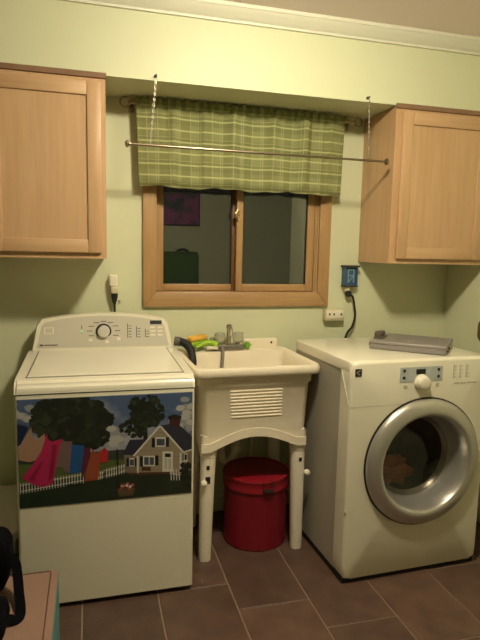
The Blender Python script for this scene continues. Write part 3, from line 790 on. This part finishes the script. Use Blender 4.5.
# scrub things at the back left of the tub
sp = thing('sponge', 'yellow scouring sponge on the tub rim behind the hose', 'sponge', (.335, -.062, TZ))
bm = bmesh.new(); box(bm, -.052, .052, -.03, .03, 0, .022, bev=.006); obj('pad', bm, 'lime', sp, True)
bm = bmesh.new(); box(bm, -.050, .046, -.028, .028, .022, .048, bev=.010, seg=3); obj('foam', bm, 'yellow', sp, True)
sp.rotation_euler = (0, math.radians(-8), math.radians(14)); sp.location.z += .024
br = thing('scrub_brush', 'lime green scrub brush between sponge and faucet', 'brush', (.372, -.108, TZ+.010))
bm = bmesh.new(); tube(bm, smooth_path([(-.06, -.012, .010), (-.02, 0, .024), (.02, .0, .030), (.055, -.006, .018)], 6), [.010]*6+[.013]*6+[.015]*6+[.012], 12); obj('handle', bm, 'lime', br, True)
bm = bmesh.new(); box(bm, -.005, .055, -.016, .010, -.002, .014, bev=.003); obj('bristles', bm, 'white_plastic', br, True)
rg = bmesh.new()
for q in range(1): box(rg, .395, .440, -.075, -.045, TZ+.0, TZ+.062, bev=.014, seg=3)
tag(obj('soap_bar', rg, 'grey_green'), 'grey-green soap block beside the left faucet knob', 'soap')
sc = thing('scrubber', 'small green scrubber right of the faucet', 'scrubber', (.585, -.085, TZ))
bm = bmesh.new(); lathe(bm, [(.010, .0), (.015, .010), (.017, .022), (.013, .034), (.005, .037)], (.590, -.085, TZ+.001), 'z', 14); obj('head', bm, 'green', sc)
bm = bmesh.new(); tube(bm, [(.590, -.085, TZ+.02), (.612, -.088, TZ+.022)], .006, 8); obj('handle', bm, 'lime', sc)

# ------------------------------------------------------------------ red bin under the tub
BX, BY, BR = .588, -.302, .158
rb = thing('red_bin', 'round red metal bin with lid under the laundry tub', 'bin', (BX, BY, 0))
bm = bmesh.new(); lathe(bm, [(BR-.004, 0), (BR, .008), (BR-.003, .020), (BR-.003, .296)], (BX, BY, 0), 'z', 56); obj('drum', bm, 'red_bin', rb)
bm = bmesh.new(); lathe(bm, [(BR, .288), (BR+.005, .292), (BR+.005, .300), (BR+.003, .306), (BR+.003, .338), (BR+.006, .344), (BR+.004, .351), (BR-.006, .353), (BR-.014, .348), (.05, .350)], (BX, BY, 0), 'z', 56)
obj('lid', bm, 'red_lid', rb, smooth=30)
bm = bmesh.new(); a = math.radians(-86); ux, uy = math.cos(a), math.sin(a)
lt = bmesh.new(); box(lt, -.026, .026, -.010, .0, -.010, .010, bev=.003); box(lt, -.020, .020, -.016, -.008, -.003, .003, bev=.001)
merge(bm, lt, 0, Matrix.Translation((BX+ux*(BR+.003), BY+uy*(BR+.003), .306)) @ Matrix.Rotation(a+PI/2, 4, 'Z')); obj('latch', bm, 'latch', rb)
for da in (-.13, .13):
    bm = bmesh.new(); tube(bm, [(BX+math.cos(a+da)*(BR+.005), BY+math.sin(a+da)*(BR+.005), .322), (BX+math.cos(a+da)*(BR+.006), BY+math.sin(a+da)*(BR+.006), .352)], .003, 6); obj('latch_wire', bm, 'latch', rb)

# ------------------------------------------------------------------ dryer (own frame: x along its front, y into the wall, z up)
DA = math.radians(2.1262); DW, DH, DD = .6950, .981, .585
dr = thing('dryer', 'white front-loading dryer with round silver door', 'dryer', (.8360, -.7900, 0), DA)
HC, HR = (.369, .524), .272
def dfront(i, y, n=120):
    """outline of the front at inset i, sampled at fixed angles about the door centre"""
    pts = []
    x0, x1, z0, z1 = i, DW-i, .020+i*.5, DH-i
    r = .026
    for k_ in range(n):
        a = 2*PI*k_/n; dx, dz = math.cos(a), math.sin(a)
        lo, hi = 0, 2
        for _ in range(40):
            m_ = (lo+hi)/2; x, z = HC[0]+dx*m_, HC[1]+dz*m_
            ins = x0 <= x <= x1 and z0 <= z <= z1
            if ins:
                qx = max(x0+r-x, x-(x1-r), 0); qz = max(z0+r-z, z-(z1-r), 0)
                if qx > 0 and qz > 0 and math.hypot(qx, qz) > r: ins = False
            if ins: lo = m_
            else: hi = m_
        pts.append((HC[0]+dx*lo, y, HC[1]+dz*lo))
    return pts
def circ(r, y, n=120): return [(HC[0]+r*math.cos(2*PI*k_/n), y, HC[1]+r*math.sin(2*PI*k_/n)) for k_ in range(n)]
bm = bmesh.new()
loft(bm, [circ(HR-.01, .06), circ(HR-.01, .0), dfront(.012, .0), dfront(.006, .002), dfront(.002, .006), dfront(.0, .012), dfront(.0, .090)], cap0=False, cap1=False)
obj('front_panel', bm, 'enamel', dr, True, smooth=50)
bm = bmesh.new()
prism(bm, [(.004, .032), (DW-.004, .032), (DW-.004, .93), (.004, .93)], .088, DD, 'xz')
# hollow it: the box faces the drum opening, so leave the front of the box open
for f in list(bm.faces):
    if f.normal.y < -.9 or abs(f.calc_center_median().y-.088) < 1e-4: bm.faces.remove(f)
obj('side_panels', bm, 'dryer_side_shaded', dr, True, smooth=0)
bm = bmesh.new(); prism(bm, [(.018, .9805), (.040, .992-.0105), (DD, .983), (DD, .930), (.018, .930)], .0, DW, 'yz', bev=.007, seg=3)
obj('top_panel', bm, 'enamel_top', dr, True)
obj('side_joint', B(.0008, .003, .10, DD, .922, .931), 'seam', dr, True, smooth=0) if False else None
# console joint line across the front
obj('console_joint', B(.004, .300-.0, -.0006, .004, .789, .7915), 'panel_grey', dr, True, smooth=0)
# slanting trim edge on the left side
bm = bmesh.new(); prism(bm, [(.012, .80), (.020, .80), (.088, .928), (.078, .928)], -.0022, .002, 'yz'); obj('side_trim', bm, 'enamel', dr, True, smooth=0)
for x in (.05, DW-.05):
    for y in (.06, DD-.06):
        bm = bmesh.new(); lathe(bm, [(.018, 0), (.020, .004), (.014, .034)], (x, y, 0), 'z', 12); obj('foot', bm, 'black_plastic', dr, True)
obj('kick_shadow', B(.006, DW-.006, .010, DD-.02, .002, .034), 'gap', dr, True, smooth=0)  # black block standing in for the shadow under the dryer
# door
C3 = (HC[0], 0, HC[1])
def dl(name, prof, m, parent, cap0=False, cap1=False, n=96, smooth=40):
    bm = bmesh.new(); lathe(bm, prof, C3, 'y', n, cap0, cap1); return obj(name, bm, m, parent, True, smooth)
dd_ = dl('door', [(.285, .001), (.285, -.010), (.280, -.020), (.264, -.033), (.236, -.041), (.224, -.040), (.217, -.034), (.214, -.026)], 'silver_ring', dr, smooth=60)
dl('door_edge', [(.290, .001), (.290, -.006), (.284, -.008)], 'gap', dd_)
dl('door_bowl', [(.214, -.026), (.207, -.012), (.199, .020), (.192, .050), (.187, .075), (.170, .092)], 'silver_bowl', dd_, smooth=60)
dl('inner_glass', [(.188, .070), (.155, .092), (.08, .104), (.01, .107)], 'door_glass', dd_, False, True, smooth=60)
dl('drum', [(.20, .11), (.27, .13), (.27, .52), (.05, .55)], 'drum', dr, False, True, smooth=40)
obj('door_hinge', B(HC[0]+.245, HC[0]+.262, -.030, -.010, HC[1]-.03, HC[1]+.03, bev=.004), 'silver_ring', dd_, True) if False else None
# laundry in the drum
def crumple(name, label, c, r, m, seed, cat='laundry'):
    rnd = random.Random(seed); bm = bmesh.new(); bmesh.ops.create_icosphere(bm, subdivisions=4, radius=1)
    dirs = [(Vector((rnd.gauss(0, 1), rnd.gauss(0, 1), rnd.gauss(0, 1))).normalized(), rnd.uniform(3, 8), rnd.uniform(0, 6)) for _ in range(9)]
    for v in bm.verts:
        k_ = 1+sum(.07*math.sin(f*v.co.dot(d)*2+p) for d, f, p in dirs)
        v.co = Vector((v.co.x*r[0]*k_, v.co.y*r[1]*k_, v.co.z*r[2]*k_))
    M = Matrix.Translation((.8360, -.7900, 0)) @ Matrix.Rotation(DA, 4, 'Z') @ Matrix.Translation(c)
    bmesh.ops.transform(bm, matrix=M, verts=bm.verts)
    return tag(obj(name, bm, m, smooth=60), label, cat)
crumple('laundry_item', 'crumpled orange garment seen through the dryer door', (.318, .205, .405), (.125, .06, .062), 'cloth_orange', 1)
crumple('laundry_item', 'crumpled tan garment low in the dryer drum', (.44, .34, .375), (.06, .07, .055), 'cloth_tan', 2)
# controls
def dp(name, m, x0, x1, z0, z1, d=.0015, parent=dr, bev=0): return obj(name, B(x0-.013, x1-.013, -d, .004, z0, z1, bev=bev), m, parent, True, smooth=0)
pn = dp('control_panel', 'dryer_panel', .244, .456, .886, .950, .0015)
dp('display', 'black_plastic', .322, .368, .918, .940, .0028, pn)
for x in (.258, .430):
    for z in (.900, .930): dp('button', 'black_plastic', x, x+.011, z, z+.011, .0035, pn)
for x in (.292, .393):
    dp('panel_line', 'panel_grey', x, x+.002, .892, .944, .0022, pn)
bm = bmesh.new(); lathe(bm, [(.036, .002), (.034, -.010), (.030, -.014), (.027, -.036), (.020, -.040), (.006, -.041)], (.337, 0, .882), 'y', 32); obj('knob', bm, 'white_plastic', dr, True)
for q, x in enumerate((.512, .545, .578)):
    dp('option_bar', 'panel_grey', x, x+.004, .892, .952, .0012)
    for s in range(4): dp('option_mark', 'panel_grey', x+.007, x+.016, .895+s*.016, .8985+s*.016, .001)
for a_, b_ in ((.520, .548), (.554, .582), (.588, .640)): dp('brand_strip', 'panel_grey', a_, b_, .866, .873, .001)
dp('start_button', 'panel_grey', .262, .282, .860, .873, .002); dp('start_button', 'panel_grey', .424, .440, .862, .876, .002)
bd = dp('badge', 'black_plastic', .030, .060, .922, .953, .002)
bm = bmesh.new(); prism(bm, [(.036, .930), (.043, .938), (.055, .946), (.055, .950), (.036, .942)], -.0028, .002, 'xz'); prism(bm, [(.040, .927), (.055, .927), (.048, .936)], -.0028, .002, 'xz'); bmesh.ops.translate(bm, verts=bm.verts, vec=(-.013, 0, 0)); obj('badge_mark', bm, 'chrome', bd, True, smooth=0)
dp('screw', 'panel_grey', .012, .018, .330, .335, .002)

# ------------------------------------------------------------------ grey metal tray lying on the dryer
ty = thing('metal_box', 'flat grey metal box lying on top of the dryer', 'box', (1.068, -.502, .9840), math.atan2(-.215, .245))
LW, LD, LH = .340, .285, .038
bm = bmesh.new(); box(bm, 0, LW, 0, LD, 0, LH*.62, bev=.003); obj('base', bm, 'steel_tray', ty, True)
bm = bmesh.new(); box(bm, -.002, LW+.002, -.002, LD+.002, LH*.64, LH, bev=.004, seg=3); obj('lid', bm, 'steel_tray', ty, True)
obj('joint', B(.002, LW-.002, .002, LD-.002, LH*.6, LH*.66), 'seam', ty, True, smooth=0)
bm = bmesh.new(); box(bm, .004, .05, .060, .165, LH, LH+.008, bev=.002); box(bm, .006, .040, .066, .100, LH+.004, LH+.034, bev=.006); box(bm, .010, .040, .110, .160, LH+.004, LH+.030, bev=.006)
obj('clip', bm, 'tray_clip', ty, True)
bm = bmesh.new(); box(bm, -.007, .002, .02, .09, .010, .024, bev=.002); obj('latch', bm, 'black_plastic', ty, True)
bm = bmesh.new(); lathe(bm, [(.006, 0), (.006, .005), (.003, .006)], (LW+.001, .10, .018), 'x', 10); obj('port', bm, 'black_plastic', ty, True)
bm = bmesh.new(); lathe(bm, [(.004, 0), (.004, .005), (.003, .006)], (LW+.001, .045, .012), 'x', 10); obj('port', bm, 'black_plastic', ty, True)

# ------------------------------------------------------------------ things on the window wall
# left plug
pl = thing('wall_plug', 'white plug adapter with black cord on the wall above the washer', 'plug', (-.086, 0, 1.25))
bm = bmesh.new(); box(bm, -.106, -.066, -.05, 0, 1.236, 1.294, bev=.008, seg=3); obj('adapter', bm, 'white_plastic', pl)
bm = bmesh.new(); box(bm, -.098, -.064, -.056, -.010, 1.204, 1.237, bev=.005); obj('socket', bm, 'beige_plastic', pl)
bm = bmesh.new(); lathe(bm, [(.0165, 0), (.016, -.02), (.010, -.045), (.0065, -.055)], (-.081, -.034, 1.205), 'z', 16); obj('plug', bm, 'black_plastic', pl)
bm = bmesh.new(); tube(bm, smooth_path([(-.081, -.034, 1.155), (-.081, -.034, 1.12), (-.082, -.030, 1.06), (-.080, -.026, .98), (-.078, -.024, .85)], 6), .0055, 8); obj('cord', bm, 'rubber', pl)
bm = bmesh.new(); tube(bm, [(-.060, 0, 1.165), (-.052, -.012, 1.165)], .003, 8); lathe(bm, [(.005, 0), (.005, -.003)], (-.052, -.011, 1.165), 'y', 8)
tag(obj('nail', bm, 'beige_plastic'), 'small nail in the wall right of the left black plug', 'nail')
# right electrical box
eb = thing('electrical_box', 'blue electrical box with dark top on the wall below the right cabinet', 'electrical box', (1.19, 0, 1.30))
bm = bmesh.new()
box(bm, 1.150, 1.157, -.045, 0, 1.246, 1.350); box(bm, 1.219, 1.226, -.045, 0, 1.246, 1.350); box(bm, 1.157, 1.219, -.045, 0, 1.246, 1.252); box(bm, 1.157, 1.219, -.045, 0, 1.344, 1.350); box(bm, 1.157, 1.219, -.030, 0, 1.252, 1.344)
obj('housing', bm, 'blue_box', eb, smooth=0)
obj('top_cap', B(1.142, 1.236, -.052, 0, 1.348, 1.358, bev=.002), 'dark_cap', eb)
obj('bottom_cap', B(1.147, 1.230, -.048, 0, 1.240, 1.248, bev=.002), 'dark_cap', eb)
bm = bmesh.new(); prism(bm, [(1.172, 1.262), (1.178, 1.262), (1.178, 1.336), (1.172, 1.336)], -.034, -.028, 'xz'); prism(bm, [(1.205, 1.262), (1.211, 1.262), (1.211, 1.336), (1.205, 1.336)], -.034, -.028, 'xz')
prism(bm, [(1.178, 1.262), (1.205, 1.296), (1.205, 1.304), (1.178, 1.270)], -.034, -.028, 'xz'); prism(bm, [(1.178, 1.330), (1.205, 1.330), (1.205, 1.336), (1.178, 1.336)], -.034, -.028, 'xz'); prism(bm, [(1.178, 1.298), (1.205, 1.298), (1.205, 1.304), (1.178, 1.304)], -.034, -.028, 'xz')
obj('switch_frame', bm, 'plate_pale', eb, smooth=0)
bm = bmesh.new(); box(bm, 1.158, 1.190, -.035, 0, 1.214, 1.241, bev=.004); box(bm, 1.194, 1.218, -.028, 0, 1.222, 1.241, bev=.004); obj('socket', bm, 'beige_plastic', eb)
pc = thing('power_cord', 'black plug and cord running from the blue box down behind the dryer', 'cord', (1.185, -.03, 1.2))
bm = bmesh.new(); lathe(bm, [(.010, .014), (.018, .008), (.019, -.008), (.012, -.018)], (1.180, -.032, 1.204), 'z', 16); obj('plug', bm, 'black_plastic', pc)
bm = bmesh.new(); tube(bm, smooth_path([(1.182, -.032, 1.200), (1.206, -.034, 1.185), (1.220, -.034, 1.130), (1.226, -.034, 1.075), (1.212, -.034, 1.020), (1.185, -.034, .985), (1.165, -.034, .930)], 8), .0062, 10); obj('cord', bm, 'rubber', pc)
# beige surface box
sb = thing('outlet_box', 'beige surface outlet box on the wall beside the window corner', 'outlet', (1.10, 0, 1.08))
bm = bmesh.new(); box(bm, 1.044, 1.156, -.045, 0, 1.054, 1.116, bev=.004); obj('housing', bm, 'beige_plastic', sb)
obj('face', B(1.050, 1.150, -.049, -.040, 1.066, 1.112, bev=.003), 'white_plastic', sb)
for x, m_ in ((1.066, 'latch'), (1.092, 'latch'), (1.135, 'dark_cap')):
    bm = bmesh.new(); box(bm, x-.004, x+.004, -.051, -.046, 1.084, 1.096); obj('slot', bm, m_, sb, smooth=0)
# brown plate on the right wall at the frame's edge
bp_ = thing('wall_plate', 'brown plate on the right wall at the picture edge', 'plate', (XR, -.37, 1.03))
bm = bmesh.new(); prism(bm, [(y, z) for y, z in rrect(-.43, -.312, .975, 1.085, .03, 5)], XR-.012, XR, 'yz', bev=.003); obj('cover', bm, 'brown_plate', bp_)
for z in (1.01, 1.05):
    bm = bmesh.new(); lathe(bm, [(.014, 0), (.014, -.003)], (XR-.012, -.371, z), 'x', 16); obj('socket', bm, 'dark_cap', bp_)

# ------------------------------------------------------------------ left foreground: pale bin, ottoman, black bag
pbn = thing('storage_bin', 'pale low storage bin with a flat lid left of the washer', 'bin', (-.80, -.33, 0))
bm = bmesh.new(); loft(bm, [rr3(-1.05, -.515, -.56, -.13, .03, 0), rr3(-1.07, -.497, -.58, -.11, .035, .265)]); obj('body', bm, 'bin_pale', pbn)
bm = bmesh.new(); loft(bm, [rr3(-1.082, -.485, -.592, -.098, .04, .262), rr3(-1.082, -.485, -.592, -.098, .04, .285), rr3(-1.076, -.491, -.586, -.104, .036, .291)]); obj('lid', bm, 'bin_pale', pbn)
OT = math.radians(0.0); OH = .42
ot = thing('ottoman', 'square ottoman with tan padded top and teal side in the lower left corner', 'ottoman', (-.305, -1.100, 0), OT)
bm = bmesh.new(); prism(bm, rrect(-.455, .002, -.462, .002, .008, 4), .0, OH-.012, 'xy'); obj('side', bm, 'teal', ot, True)
bm = bmesh.new()
loft(bm, [rr3(-.457, .001, -.464, .003, .012, OH-.013), rr3(-.457, .001, -.464, .003, .012, OH-.006), rr3(-.452, -.004, -.459, -.002, .012, OH-.001), rr3(-.436, -.020, -.443, -.010, .010, OH), rr3(-.42, -.034, -.43, -.03, .01, OH)])
obj('top', bm, 'ott_top', ot, True)
bm = bmesh.new(); q = rr3(-.436, -.020, -.443, -.006, .008, OH+.0002, 4); tube(bm, q+[q[0]], .0018, 6); obj('piping', bm, 'ott_pipe', ot, True)
# black bag resting on the ottoman
bg = thing('shoulder_bag', 'black shoulder bag with hanging strap on the ottoman', 'bag', (-.52, -1.21, OH))
bm = bmesh.new()
def brg(z, s): return rr3(-.64+s, -.424-s, -1.250+s, -1.108-s, .045, z, 6)
loft(bm, [brg(OH+.003, .040), brg(OH+.02, .022), brg(OH+.05, .010), brg(OH+.10, .0), brg(OH+.15, .002), brg(OH+.172, .010), brg(OH+.182, .026)]); obj('body', bm, 'bag_black', bg)
bm = bmesh.new(); loft(bm, [rr3(-.63, -.425, -1.44, -1.270, .04, OH+.003, 6), rr3(-.63, -.418, -1.445, -1.262, .045, OH+.02, 6), rr3(-.63, -.422, -1.44, -1.266, .045, OH+.045, 6), rr3(-.62, -.440, -1.42, -1.285, .04, OH+.058, 6)]); obj('pocket', bm, 'bag_black', bg)
# strap: flat ribbon that falls on the ottoman's top
pth = smooth_path([(-.436, -1.165, OH+.100), (-.417, -1.185, OH+.085), (-.408, -1.215, OH+.055), (-.402, -1.245, OH+.028), (-.394, -1.285, OH+.012), (-.392, -1.318, OH+.008), (-.402, -1.336, OH+.010), (-.425, -1.340, OH+.018)], 6)
bm = bmesh.new(); rings = []
for i, p in enumerate(pth):
    t_ = (pth[min(i+1, len(pth)-1)]-pth[max(i-1, 0)]).normalized(); sd = t_.cross(Vector((.1, -.55, .85))).normalized(); nn = t_.cross(sd)
    a, b = sd*.0135, nn*.0018
    rings.append([p+a+b, p-a+b, p-a-b, p+a-b])
loft(bm, rings); obj('strap', bm, 'strap', bg, smooth=50)

# ------------------------------------------------------------------ what the window mirrors: picture and green bag on the wall behind the camera
pf = thing('framed_picture', 'purple picture on the opposite wall, mirrored in the left pane', 'picture', (.80, YF, 1.94))
obj('frame', B(.42, 1.178, YF, YF+.025, 1.715, 2.32, bev=.004), 'frame_dark', pf)
def purple():
    m = bpy.data.materials.new('purple_print'); m.use_nodes = True; nt = m.node_tree; b = nt.nodes['Principled BSDF']
    tc = nt.nodes.new('ShaderNodeTexCoord'); n = nt.nodes.new('ShaderNodeTexNoise'); n.inputs['Scale'].default_value = 4.5; n.inputs['Detail'].default_value = 2
    nt.links.new(tc.outputs['Object'], n.inputs['Vector'])
    rp = nt.nodes.new('ShaderNodeValToRGB'); e = rp.color_ramp.elements
    e[0].color = (*lin((60, 62, 60)), 1); e[0].position = .40; e[1].color = (*lin((150, 70, 130)), 1); e[1].position = .58
    nt.links.new(n.outputs['Fac'], rp.inputs[0]); nt.links.new(rp.outputs[0], b.inputs['Base Color']); MATS['purple_print'] = m
purple()
obj('print', B(.435, 1.163, YF+.024, YF+.027, 1.73, 2.305), 'purple_print', pf, smooth=0)
gb = thing('green_bag', 'green bag with black handle on the opposite wall, mirrored in the left pane', 'bag', (.90, YF+.06, .86))
bm = bmesh.new(); loft(bm, [rr3(.66, 1.155, YF+.003, YF+.13, .02, .86), rr3(.665, 1.150, YF+.003, YF+.12, .02, 1.35), rr3(.68, 1.140, YF+.003, YF+.08, .02, 1.388)]); obj('body', bm, 'bag_green', gb)
bm = bmesh.new(); tube(bm, [(.955+.075*math.cos(a), YF+.05, 1.375+.045*math.sin(a)) for a in [PI*k_/14 for k_ in range(15)]], .011, 8); obj('handle', bm, 'bag_handle', gb)
